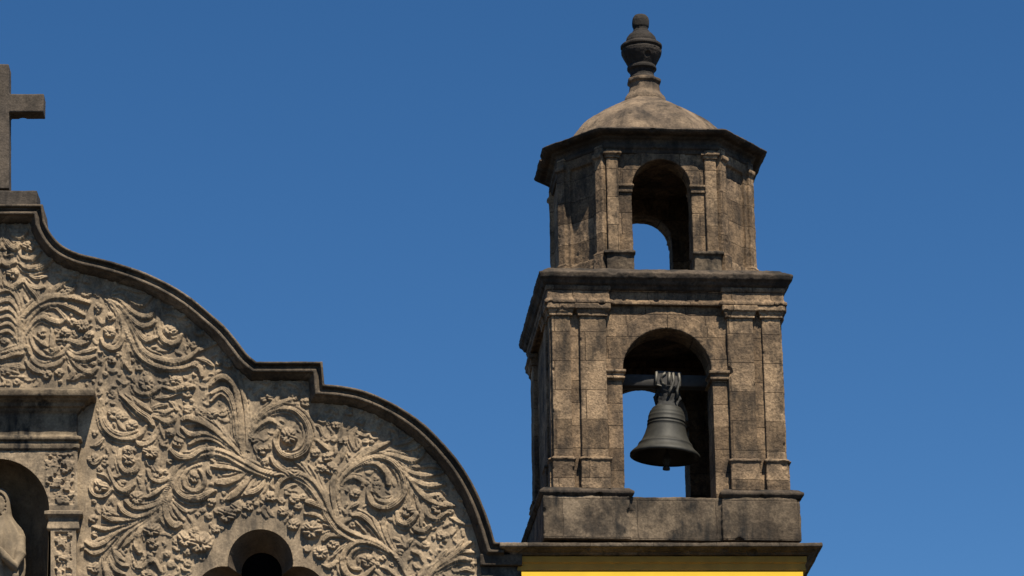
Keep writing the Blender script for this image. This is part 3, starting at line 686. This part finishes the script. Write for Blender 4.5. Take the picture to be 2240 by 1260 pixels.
# ================================================================== BELL TOWER
TX, TZ = XX(1470,1180), ZZ(1182,0)
ROT = R(2.6)
tow = empty('bell_tower', (TX, 0, TZ), ROT)
tag(tow, 'weathered brown stone bell tower with an arched belfry, eight sided lantern, dome and urn finial', 'bell tower')
SX = 1/XX(CX+1, 900)**-1 if False else (XX(CX+100,900)/100)
SU = XX(CX+100,500)/100
def z_(py, Y=0.0): return ZZ(py, Y)-TZ
W = 251*SX; D = 3.35; yc = D/2
def faceM(k):
    """frame of the belfry's face k: local x along it, -y outwards from it"""
    if k == 0: return Matrix.Identity(4)
    if k == 2: return Matrix.Translation((0, D, 0)) @ Matrix.Rotation(math.pi, 4, 'Z')
    if k == 1: return Matrix.Translation((W, yc, 0)) @ Matrix.Rotation(math.pi/2, 4, 'Z') 
    return Matrix.Translation((-W, yc, 0)) @ Matrix.Rotation(-math.pi/2, 4, 'Z')
def quad_solid(bm, quads, y0, y1, M):
    """solid between y0 and y1 from a sheet of (x, z) quads that share corners"""
    cache = {}
    def vv(p, y):
        k = (round(p[0], 5), round(p[1], 5), y)
        if k not in cache: c = Vector((p[0], y, p[1])); cache[k] = bm.verts.new(M @ c if M else c)
        return cache[k]
    cnt = {}
    for q in quads:
        for i in range(4):
            e = (tuple(round(c, 5) for c in q[i]), tuple(round(c, 5) for c in q[(i+1)%4])); cnt[e] = (q[i], q[(i+1)%4])
        bm.faces.new([vv(p, y0) for p in q]); bm.faces.new([vv(p, y1) for p in q[::-1]])
    for e, (p, q) in cnt.items():
        if (e[1], e[0]) not in cnt: bm.faces.new([vv(q, y0), vv(p, y0), vv(p, y1), vv(q, y1)])
def arch_wall(bm, hw, z0, zsp, half, z1, y0, y1, M, n=24):
    q = [((-half,z0),(-hw,z0),(-hw,zsp),(-half,zsp)), ((hw,z0),(half,z0),(half,zsp),(hw,zsp)),
         ((-half,zsp),(-hw,zsp),(-hw,z1),(-half,z1)), ((hw,zsp),(half,zsp),(half,z1),(hw,z1))]
    arc = [(-hw,zsp)]+[(hw*math.cos(math.pi-math.pi*k/n), zsp+hw*math.sin(math.pi-math.pi*k/n)) for k in range(1, n)]+[(hw,zsp)]
    for p, r in zip(arc, arc[1:]): q.append((p, r, (r[0], z1), (p[0], z1)))
    quad_solid(bm, q, y0, y1, M)
def arch_ring(bm, r0, r1, zsp, y0, y1, M, n=26):
    c = [(math.cos(math.pi*i/n), math.sin(math.pi*i/n)) for i in range(n+1)]
    quad_solid(bm, [((r0*a[0],zsp+r0*a[1]),(r1*a[0],zsp+r1*a[1]),(r1*b[0],zsp+r1*b[1]),(r0*b[0],zsp+r0*b[1])) for a, b in zip(c, c[1:])], y0, y1, M)
ZP = z_(1091)                                     # pedestal top
# pedestal
bm = bmesh.new(); hp = 278*SX
box(bm, -hp, hp, .0, D, -.02, ZP)
for s in (-1, 1):
    a, b = (-(hp+.01), -92*SX) if s < 0 else (108*SX, hp+.01)
    box(bm, a, b, -.13, D+.13, -.02, ZP-.004)
box(bm, -92*SX, 108*SX, -.075, D+.05, -.02, ZP+.006)
box(bm, -hp+.02, hp+.02, .35, D-.35, -.02, ZP-.004)
o = obj('pedestal', bm, M_PED, tow); stone(o, .018, .03, .4, .014, .07)
# ledge mouldings over the two piers
for s in (-1, 1):
    bm = bmesh.new(); a, b = (-(hp+.02), -88*SX) if s < 0 else (112*SX, hp+.02)
    prof = [(-.08,z_(1092)),(-.01,z_(1092)),(.0,z_(1089,-.1)),(.03,z_(1083,-.13)),(.05,z_(1080,-.15)),(.05,z_(1074,-.16)),(.0,z_(1071,-.1)),(-.08,z_(1070))]
    foot = [(a,-.11),(b,-.11),(b,D+.11),(a,D+.11)]
    sweep(bm, foot, prof); box(bm, a+.02, b-.02, -.09, D+.09, z_(1092)+.005, z_(1070)-.012)
    if s < 0: pass
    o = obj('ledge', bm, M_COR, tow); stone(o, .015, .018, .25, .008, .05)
# belfry walls
Z1 = z_(664); ZS = z_(812); RA = 99.5*SX
T = .6
for k in range(4):
    bm = bmesh.new(); M = faceM(k); half = (W if k in (0,2) else yc)
    half_i = half if k in (0,2) else yc-T-.002
    if k in (0, 2): arch_wall(bm, RA, ZP-.05, ZS, half_i, Z1, 0, T, M)
    else:
        box(bm, -half_i, half_i, 0, T, ZP-.05, Z1, M)
    o = obj('belfry_wall', bm, M_TOW, tow); stone(o, .018, .018, .35, .010, .05)
bm = bmesh.new(); box(bm, -W+.1, W-.1, .1, D-.1, Z1-.1, z_(612)); o = obj('ceiling_slab', bm, M_TOW, tow, smooth=False)
# archivolt + imposts (front/back)
for k in (0, 2):
    M = faceM(k); bm = bmesh.new()
    arch_ring(bm, RA-.012, RA+.27, ZS, -.022, .12, M); o = obj('archivolt', bm, M_TOW, tow); stone(o, .016, .016, .25, .01, .04)
    for s in (-1, 1):
        bm = bmesh.new(); a, b = sorted((s*(RA-.03), s*(138*SX)))
        foot = [(a+.03,-.0),(b,-.0),(b,T),(a+.03,T)] if s > 0 else [(a,-.0),(b-.03,-.0),(b-.03,T),(a,T)]
        c0, c1 = (RA-.005, 138*SX) if s > 0 else (-138*SX, -(RA-.005))
        box(bm, c0-.05*(s>0), c1+.05*(s<0), -.075, T, z_(815,-.07), z_(808,-.07), M)
        box(bm, c0-.02*(s>0), c1+.02*(s<0), -.035, T, z_(828,-.02), z_(815,-.02), M)
        box(bm, c0-.035*(s>0), c1+.035*(s<0), -.055, T, z_(829,-.05), z_(824,-.05), M)
        o = obj('impost', bm, M_PIL, tow); stone(o, .013, .01, .25, .006, .05)
# pilasters on the four faces
def pilaster(x0, x1, v, M, name='pilaster'):
    zb, zt_ = z_(1070), z_(666)
    bm = bmesh.new(); box(bm, x0, x1, -v, .05, z_(1006), zt_, M)
    o = obj(name, bm, M_PIL, tow); stone(o, .016, .016, .3, .010, .05)
    bm = bmesh.new()
    for d, ya, yb in ((.03,694,686),(.045,686,680),(.075,680,668)): box(bm, x0-d, x1+d, -v-d, .05, z_(ya,-v), z_(yb,-v), M)
    c = obj('capital', bm, M_PIL, o); stone(c, .013, .012, .2, .008, .05)
    bm = bmesh.new()
    box(bm, x0-.012, x1+.012, -v-.025, .05, z_(1012,-v), z_(1001,-v), M); box(bm, x0-.05, x1+.05, -v-.055, .05, z_(1009,-v), z_(1004,-v), M)
    box(bm, x0-.02, x1+.02, -v-.03, .05, zb-.03, z_(1010,-v), M)
    c = obj('base', bm, M_PIL, o); stone(c, .015, .016, .2, .010, .05)
for k in range(4):
    M = faceM(k); half = W if k in (0,2) else yc
    for s in (-1, 1):
        for a, b, v in ((134,192,.075),(212,251,.07)):
            aa_, bb_ = (a*SX, b*SX)
            if k in (1,3): aa_ *= half/W; bb_ = min(bb_*half/W, half-.02)
            if k in (0,2) and a == 212: bb_ = half+.02
            x0, x1 = sorted((s*aa_, s*bb_)); pilaster(x0, x1, v if a == 134 else v-.02, M)
# architrave, frieze, cornice with breaks over the pilasters
def ressaut(front, depth, width, xs, proj, side=.05):
    """closed footprint with the outline stepping out over the pilasters (front and back) """
    pts = []
    fr = [(-width, 0)]
    for a, b in xs: fr += [(a, 0), (a, -proj), (b, -proj), (b, 0)]
    fr += [(width, 0)]
    pts = [(x, front+y) for x, y in fr]
    pts += [(x, depth-front-y) for x, y in fr[::-1]]
    return pts
bm = bmesh.new()
xs = [(-256*SX,-128*SX),(128*SX,256*SX)]
fp = ressaut(-.02, D, W+.02, [(-(W+.01),-126*SX),(126*SX,W+.01)], .07)
fp = [(-(W+.08),-.09),(-126*SX,-.09),(-126*SX,-.03),(126*SX,-.03),(126*SX,-.09),(W+.08,-.09),(W+.08,D+.09),(-(W+.08),D+.09)]
v = .09
prof = [(-.15,z_(668)),(-.02,z_(668)),(.0,z_(667,-v)),(.05,z_(664,-v-.05)),(.05,z_(658,-v-.05)),(.01,z_(655,-v)),(.0,z_(640,-v)),(.02,z_(636,-v)),(.03,z_(628,-v)),(-.15,z_(628))]
sweep(bm, fp, prof); o = obj('architrave', bm, M_TOW, tow); stone(o, .015, .014, .3, .010, .05)
bm = bmesh.new(); wq = W+.05
fp = [(-wq,-.06),(wq,-.06),(wq,D+.06),(-wq,D+.06)]
prof = [(-.2,z_(637)),(.0,z_(637,-.06)),(.03,z_(633,-.1)),(.05,z_(627,-.1)),(.09,z_(622,-.15)),(.12,z_(612,-.2)),(.155,z_(608,-.22)),(.165,z_(603,-.22)),(.175,z_(597,-.23)),(.0,z_(592)),(-.2,z_(590))]
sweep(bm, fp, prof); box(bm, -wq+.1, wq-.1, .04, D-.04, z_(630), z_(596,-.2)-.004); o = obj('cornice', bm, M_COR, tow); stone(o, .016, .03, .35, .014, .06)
# ---- lantern
LC = z_(600)                                       # floor of the lantern
LY = .30; LD = D-2*LY                              # front plane set back
ZU1 = z_(322, LY)
def octo(front, sx_, sy, o=0.0):
    b = [(-front, LY), (front, LY), (sx_, LY+sy), (sx_, D-LY-sy), (front, D-LY), (-front, D-LY), (-sx_, D-LY-sy), (-sx_, LY+sy)]
    return [tuple(p) for p in offset(b, o, True)] if o else b
FH, SH, SYD = 122*SU, 212*SU, .76
AXU = 0.0 + (XX(1447,460,LY)-TX)
OX = XX(1447,460,LY)-TX+.045
LM = Matrix.Translation((OX*0.6, 0, 0))
oc = [(x+OX*.6, y) for x, y in octo(FH, SH, SYD)]
offx = OX*.6
ZUS = z_(409, LY); RU = 66*SU
# faces of the lantern: front and back with arches, chamfers with blind panels, plain sides
TL = .42
def edge_frame(p, q):
    p = Vector((p[0], p[1], 0)); q = Vector((q[0], q[1], 0)); c = (p+q)/2; d = (q-p).normalized()
    a = math.atan2(d.y, d.x); return Matrix.Translation(c) @ Matrix.Rotation(a, 4, 'Z'), (q-p).length/2
for i in range(8):
    M, hl = edge_frame(oc[i], oc[(i+1)%8]); bm = bmesh.new()
    if i in (0, 4): arch_wall(bm, RU, LC-.05, ZUS-(.10 if i == 4 else 0), hl, ZU1, 0, TL, M)
    else: box(bm, -hl, hl, 0, TL, LC-.05, ZU1, M)
    if i % 2 == 1:
        # raised strips that leave a sunk panel
        for s in (-1, 1): a, b = sorted((s*hl, s*(hl-.16))); box(bm, a, b, -.10, .05, LC-.05, ZU1, M)
        box(bm, -hl+.16, -hl+.25, -.05, .05, LC-.05, ZU1, M); box(bm, hl-.24, hl-.16, -.05, .05, LC-.05, ZU1, M)
        for s in (-1, 1): a, b = sorted((s*(hl+.0), s*(hl-.19))); box(bm, a, b, -.14, .05, z_(350,LY), z_(340,LY), M); box(bm, a, b, -.135, .05, LC-.05, z_(556,LY), M)
        box(bm, -hl, hl, -.055, .05, z_(560,LY), z_(572,LY)*0+LC-.04, M); box(bm, -hl, hl, -.05, .05, z_(350,LY), ZU1, M)
    o = obj('lantern_wall', bm, M_TOW, tow); stone(o, .018, .02, .3, .012, .05)
bm = bmesh.new()
for k in (0, 4):
    M, hl = edge_frame(oc[k], oc[(k+1)%8])
    for s in (-1, 1):
        x0, x1 = sorted((s*(hl-.0), s*(hl-.185)))
        bm = bmesh.new(); box(bm, x0, x1, -.07, .05, z_(560,LY), z_(330,LY), M); o = obj('pilaster', bm, M_PIL, tow); stone(o, .016, .016, .3, .01, .05)
        bm = bmesh.new()
        for d, ya, yb in ((.025,350,343),(.055,343,336)): box(bm, x0-d, x1+d, -.07-d, .05, z_(ya,LY), z_(yb,LY), M)
        c = obj('capital', bm, M_PIL, o); stone(c, .013, .01, .2, .006, .05)
        bm = bmesh.new(); a, b = sorted((s*(hl+.03), s*(RU+.0)))
        box(bm, a, b, -.10, .3, LC-.04, z_(556,LY-.1), M); a, b = sorted((s*(hl+.07), s*(RU-.02))); box(bm, a, b, -.14, .3, z_(556,LY-.1), z_(549,LY-.1), M)
        c = obj('base', bm, M_PED, o); stone(c, .016, .03, .2, .02, .07)
        # imposts
        bm = bmesh.new(); a, b = sorted((s*(RU-.03), s*(RU+.235)))
        box(bm, a, b, -.06, TL, z_(411,LY), z_(405,LY), M); a, b = sorted((s*(RU-.01), s*(RU+.22))); box(bm, a, b, -.03, TL, z_(422,LY), z_(411,LY), M)
        c = obj('impost', bm, M_PIL, tow); stone(c, .013, .01, .2, .006, .05)
    bm = bmesh.new(); arch_ring(bm, RU-.01, RU+.2, ZUS-(.10 if k == 4 else 0), -.02, .1, M); o = obj('archivolt', bm, M_TOW, tow); stone(o, .015, .014, .2, .01, .05)
# lantern ceiling
bm = bmesh.new(); f = [bm.verts.new((0+x*.9, yc+(y-yc)*.9, ZU1-.05)) for x, y in oc]; g2 = [bm.verts.new((v_.co.x, v_.co.y, ZU1+.25)) for v_ in f]
bm.faces.new(f); bm.faces.new(g2[::-1])
for i in range(8): bm.faces.new((f[i], f[(i+1)%8], g2[(i+1)%8], g2[i]))
obj('ceiling_slab', bm, M_TOW, tow, smooth=False)
# lantern cornice
bm = bmesh.new(); v = .05; fy = LY-v
prof = [(-.3,z_(335,fy)),(.03,z_(335,fy)),(.035,z_(326,fy)),(.07,z_(323,fy-.04)),(.07,z_(317,fy-.04)),(.04,z_(314,fy)),(.06,z_(307,fy)),(.11,z_(302,fy-.06)),(.13,z_(296,fy-.1)),(.22,z_(293,fy-.16)),(.28,z_(287,fy-.22)),(.315,z_(280,fy-.26)),(-.1,z_(279,fy-.18)+.13),(-.3,z_(279,fy-.18)+.15)]
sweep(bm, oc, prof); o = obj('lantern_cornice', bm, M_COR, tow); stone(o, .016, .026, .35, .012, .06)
# dome: eight sides, convex, ending in a collar
YA = yc
ctrx = offx-.05
xo = [44,50,75,100,122,137,150,165,176,186]; yo = [219,221,231,243,256,268,280,296,312,330]     # outline as seen
prof = [(192,365)]
for r in (186,176,168,158,146,132,116,98,80,64,50): prof.append((r, max(np.interp(x, xo, yo)+.36*math.sqrt(r*r-x*x) for x in np.linspace(44, r, 40))))
bm = bmesh.new(); rings = []
def oring(r, z, ex=1.0):
    out = []
    base = [(math.cos(R(22.5+45*k)), math.sin(R(22.5+45*k))) for k in range(8)]
    for k in range(8):
        a = base[k]; b = base[(k+1)%8]
        for j in range(4):
            t = j/4; out.append(bm.verts.new((ctrx+r*1.05*(a[0]+(b[0]-a[0])*t), YA+r*1.05*.98*(a[1]+(b[1]-a[1])*t), z)))
    return out
for r, y in prof: rings.append(oring(r*SU, z_(y, YA)))
for a, b in zip(rings, rings[1:]):
    for k in range(32): bm.faces.new((a[k], a[(k+1)%32], b[(k+1)%32], b[k]))
bm.faces.new(rings[0]); bm.faces.new(rings[-1])
o = obj('dome', bm, M_DOME, tow); stone(o, .018, .022, .3, .010, .05)
bm = bmesh.new(); rings = []
for r, y in [(50,250),(50,223),(48,217),(44,213),(38,206),(36,197),(35,188),(36,185),(40,184),(40,177),(30,174)]: rings.append(oring(r*SU*.96, z_(y, YA)))
for a, b in zip(rings, rings[1:]):
    for k in range(32): bm.faces.new((a[k], a[(k+1)%32], b[(k+1)%32], b[k]))
bm.faces.new(rings[0]); bm.faces.new(rings[-1])
o = obj('collar', bm, M_DOME, tow); stone(o, .014, .014, .2, .008, .05)
up = [(30,180),(30,172),(28,170),(27,163),(29,157),(34,154),(34,149),(31,147),(36,138),(42,128),(46,120),(47,113),(43,111),(43,109),(48,107),(48,102),(44,99),(36,98),(36,92),(33,84),(27,77),(20,73),(20,70),(17,68),(17,63),(19,60),(19.5,55),(19.5,46),(18,40),(14,35),(5,32)]
bm = bmesh.new(); fx = ctrx-.03; lathe(bm, [(r*SU, z_(y, YA)) for r, y in up], fx, YA, 40)
o = obj('urn_finial', bm, M_URN, tow); stone(o, .0095, .012, .15, .006, .04)

# ================================================================== BELL
by = .48
bx_, bz_ = XX(1464, 950, by), ZZ(850, by)
bell = empty('bell', (bx_, by, bz_)); bell.rotation_euler = (R(0), R(4), 0)
tag(bell, 'dark bronze bell hanging from a beam in the lower arch of the tower', 'bell')
def zb2(y): return ZZ(y, by)-bz_
s_ = XX(CX+100, 950, by)/100
pr = [(0,892),(18,892),(31,893.5),(34,897),(34.5,900),(37,902),(38,905),(39,908),(39,911),(40.5,912),(40.5,915),(40.5,922),(42,923),(42,925),(40.8,926),(41,929),(42.3,930),(42.3,932),(41.5,933),(42.5,938),(46.5,952),(52,965),(56.5,972),(58.5,973),(60,976),(59.5,977.5),(65,985),(72,991),(76.5,996),(76.5,1001),(73,1002)]
pin = [(66,998),(58,985),(48,965),(41,945),(37,925),(34,908),(20,902),(0,901)]
bm = bmesh.new(); lathe(bm, [(r*s_, zb2(y)) for r, y in pr+pin], 0, 0, 72, caps=False); obj('bell_body', bm, M_BRZ, bell)
bm = bmesh.new(); lathe(bm, [(0,zb2(905)),(3*s_,zb2(905)),(3*s_,zb2(990)),(9*s_,zb2(1002)),(10*s_,zb2(1010)),(6*s_,zb2(1016)),(5*s_,zb2(1022)),(8*s_,zb2(1023)),(8*s_,zb2(1028)),(0,zb2(1030))], 0.03, 0, 20, caps=False); obj('clapper', bm, M_IRON, bell)
bm = bmesh.new()
random.seed(4)
for k in range(9):
    a = 2*math.pi*k/9; p0 = Vector((.15*math.cos(a), .13*math.sin(a), zb2(893))); p1 = Vector((.2*math.cos(a+.5), .1*math.sin(a+.5), zb2(872))); p2 = Vector((.16*math.cos(a+1.1), .09*math.sin(a+1.1), zb2(845)))
    tube(bm, [p0, p1, p2], .028, 8)
lathe(bm, [(0,zb2(894)),(.19,zb2(894)),(.14,zb2(882)),(.15,zb2(865)),(.20,zb2(850)),(0,zb2(849))], 0, 0, 16, caps=False)
cr = obj('crown', bm, M_IRON, bell); stone(cr, .011, .02, .12, .015, .04)
bm = bmesh.new()
def strap(pts, r=.022): tube(bm, pts, r, 8)
yb_ = -.17
strap([(-.20,yb_,zb2(822)),(-.20,yb_,zb2(838)),(-.205,yb_,zb2(850))])
strap([(-.06,yb_,zb2(823)),(-.11,yb_,zb2(829)),(-.125,yb_,zb2(837)),(-.10,yb_,zb2(846)),(-.05,yb_,zb2(850))])
strap([(.0,yb_,zb2(822)),(.0,yb_,zb2(850))], .026)
strap([(.06,yb_,zb2(822)),(.075,yb_,zb2(840)),(.03,yb_-.02,zb2(858)),(.0,yb_,zb2(872))])
strap([(.15,yb_,zb2(822)),(.165,yb_,zb2(838)),(.13,yb_,zb2(860)),(.15,yb_,zb2(876))])
for z in (850,): tube(bm, [(-.22,yb_,zb2(z)),(-.05,yb_+.02,zb2(z+3))], .015, 6)
obj('hanging_straps', bm, M_STRAP, bell)
bm = bmesh.new(); box(bm, -.22, .19, -.16, .16, zb2(851), zb2(818)); o = obj('headstock', bm, M_WOOD, bell); stone(o, .015, .01, .2, .0, .05)
# beam belongs to the tower
bm = bmesh.new(); box(bm, -RA-.15, RA+.15, by-.11, by+.11, z_(849,by), z_(824,by)); o = obj('bell_beam', bm, M_WOOD, tow); bv = o.modifiers.new('bevel','BEVEL'); bv.width = .01
# ------------------------------------------------------------------ broken arrises: bake the worn stone, bite small pieces out of it
bpy.context.view_layer.update(); dg = bpy.context.evaluated_depsgraph_get(); rb = np.random.default_rng(12)
baked = [(o, n, bpy.data.meshes.new_from_object(o.evaluated_get(dg))) for o, n in BITE if n and o.type == 'MESH']
for o, n, me in baked:
    nv = len(me.vertices); co = np.empty(nv*3, np.float32); me.vertices.foreach_get('co', co); co = co.reshape(-1, 3).astype(float)
    nr = np.empty(nv*3, np.float32); me.vertices.foreach_get('normal', nr); nr = nr.reshape(-1, 3)
    edge = np.nonzero((np.abs(nr) < .93).all(1))[0]            # vertices on rounded arrises, not on flat faces
    if len(edge) < 10: edge = np.arange(nv)
    cs = [(edge[rb.integers(len(edge))], rb.uniform(.02, .045) if (rb.random() < .85 or o.name.startswith('coping')) else rb.uniform(.045, .10)) for _ in range(n)]
    pts = [(co[i]+nr[i]*r*rb.uniform(.35, .8), r) for i, r in cs]
    if o.name.startswith('cornice') and o.parent == tow:
        pts += [(np.array((-.83, -.27, z_(596, -.2)+.05)), .12), (np.array((-.70, -.28, z_(596, -.2)+.04)), .09), (np.array((-.58, -.28, z_(596, -.2)+.06)), .1), (np.array((1.98, -.30, z_(597, -.2)+.05)), .11)]
    for c, r in pts:
        for _ in range(1):
            d = co-c; q = np.abs(d).max(1) < r; idx = np.nonzero(q)[0]
            if len(idx) == 0: continue
            dd = d[idx]; L_ = np.linalg.norm(dd, axis=1)+1e-9; m_ = L_ < r
            co[idx[m_]] = c+dd[m_]/L_[m_, None]*r*(.94+.06*rb.random((m_.sum(), 1)))
    me.vertices.foreach_set('co', co.ravel().astype(np.float32)); me.update(); me.name = o.name
    o.modifiers.clear(); o.data = me
print('verts panel', len(pan.data.vertices))
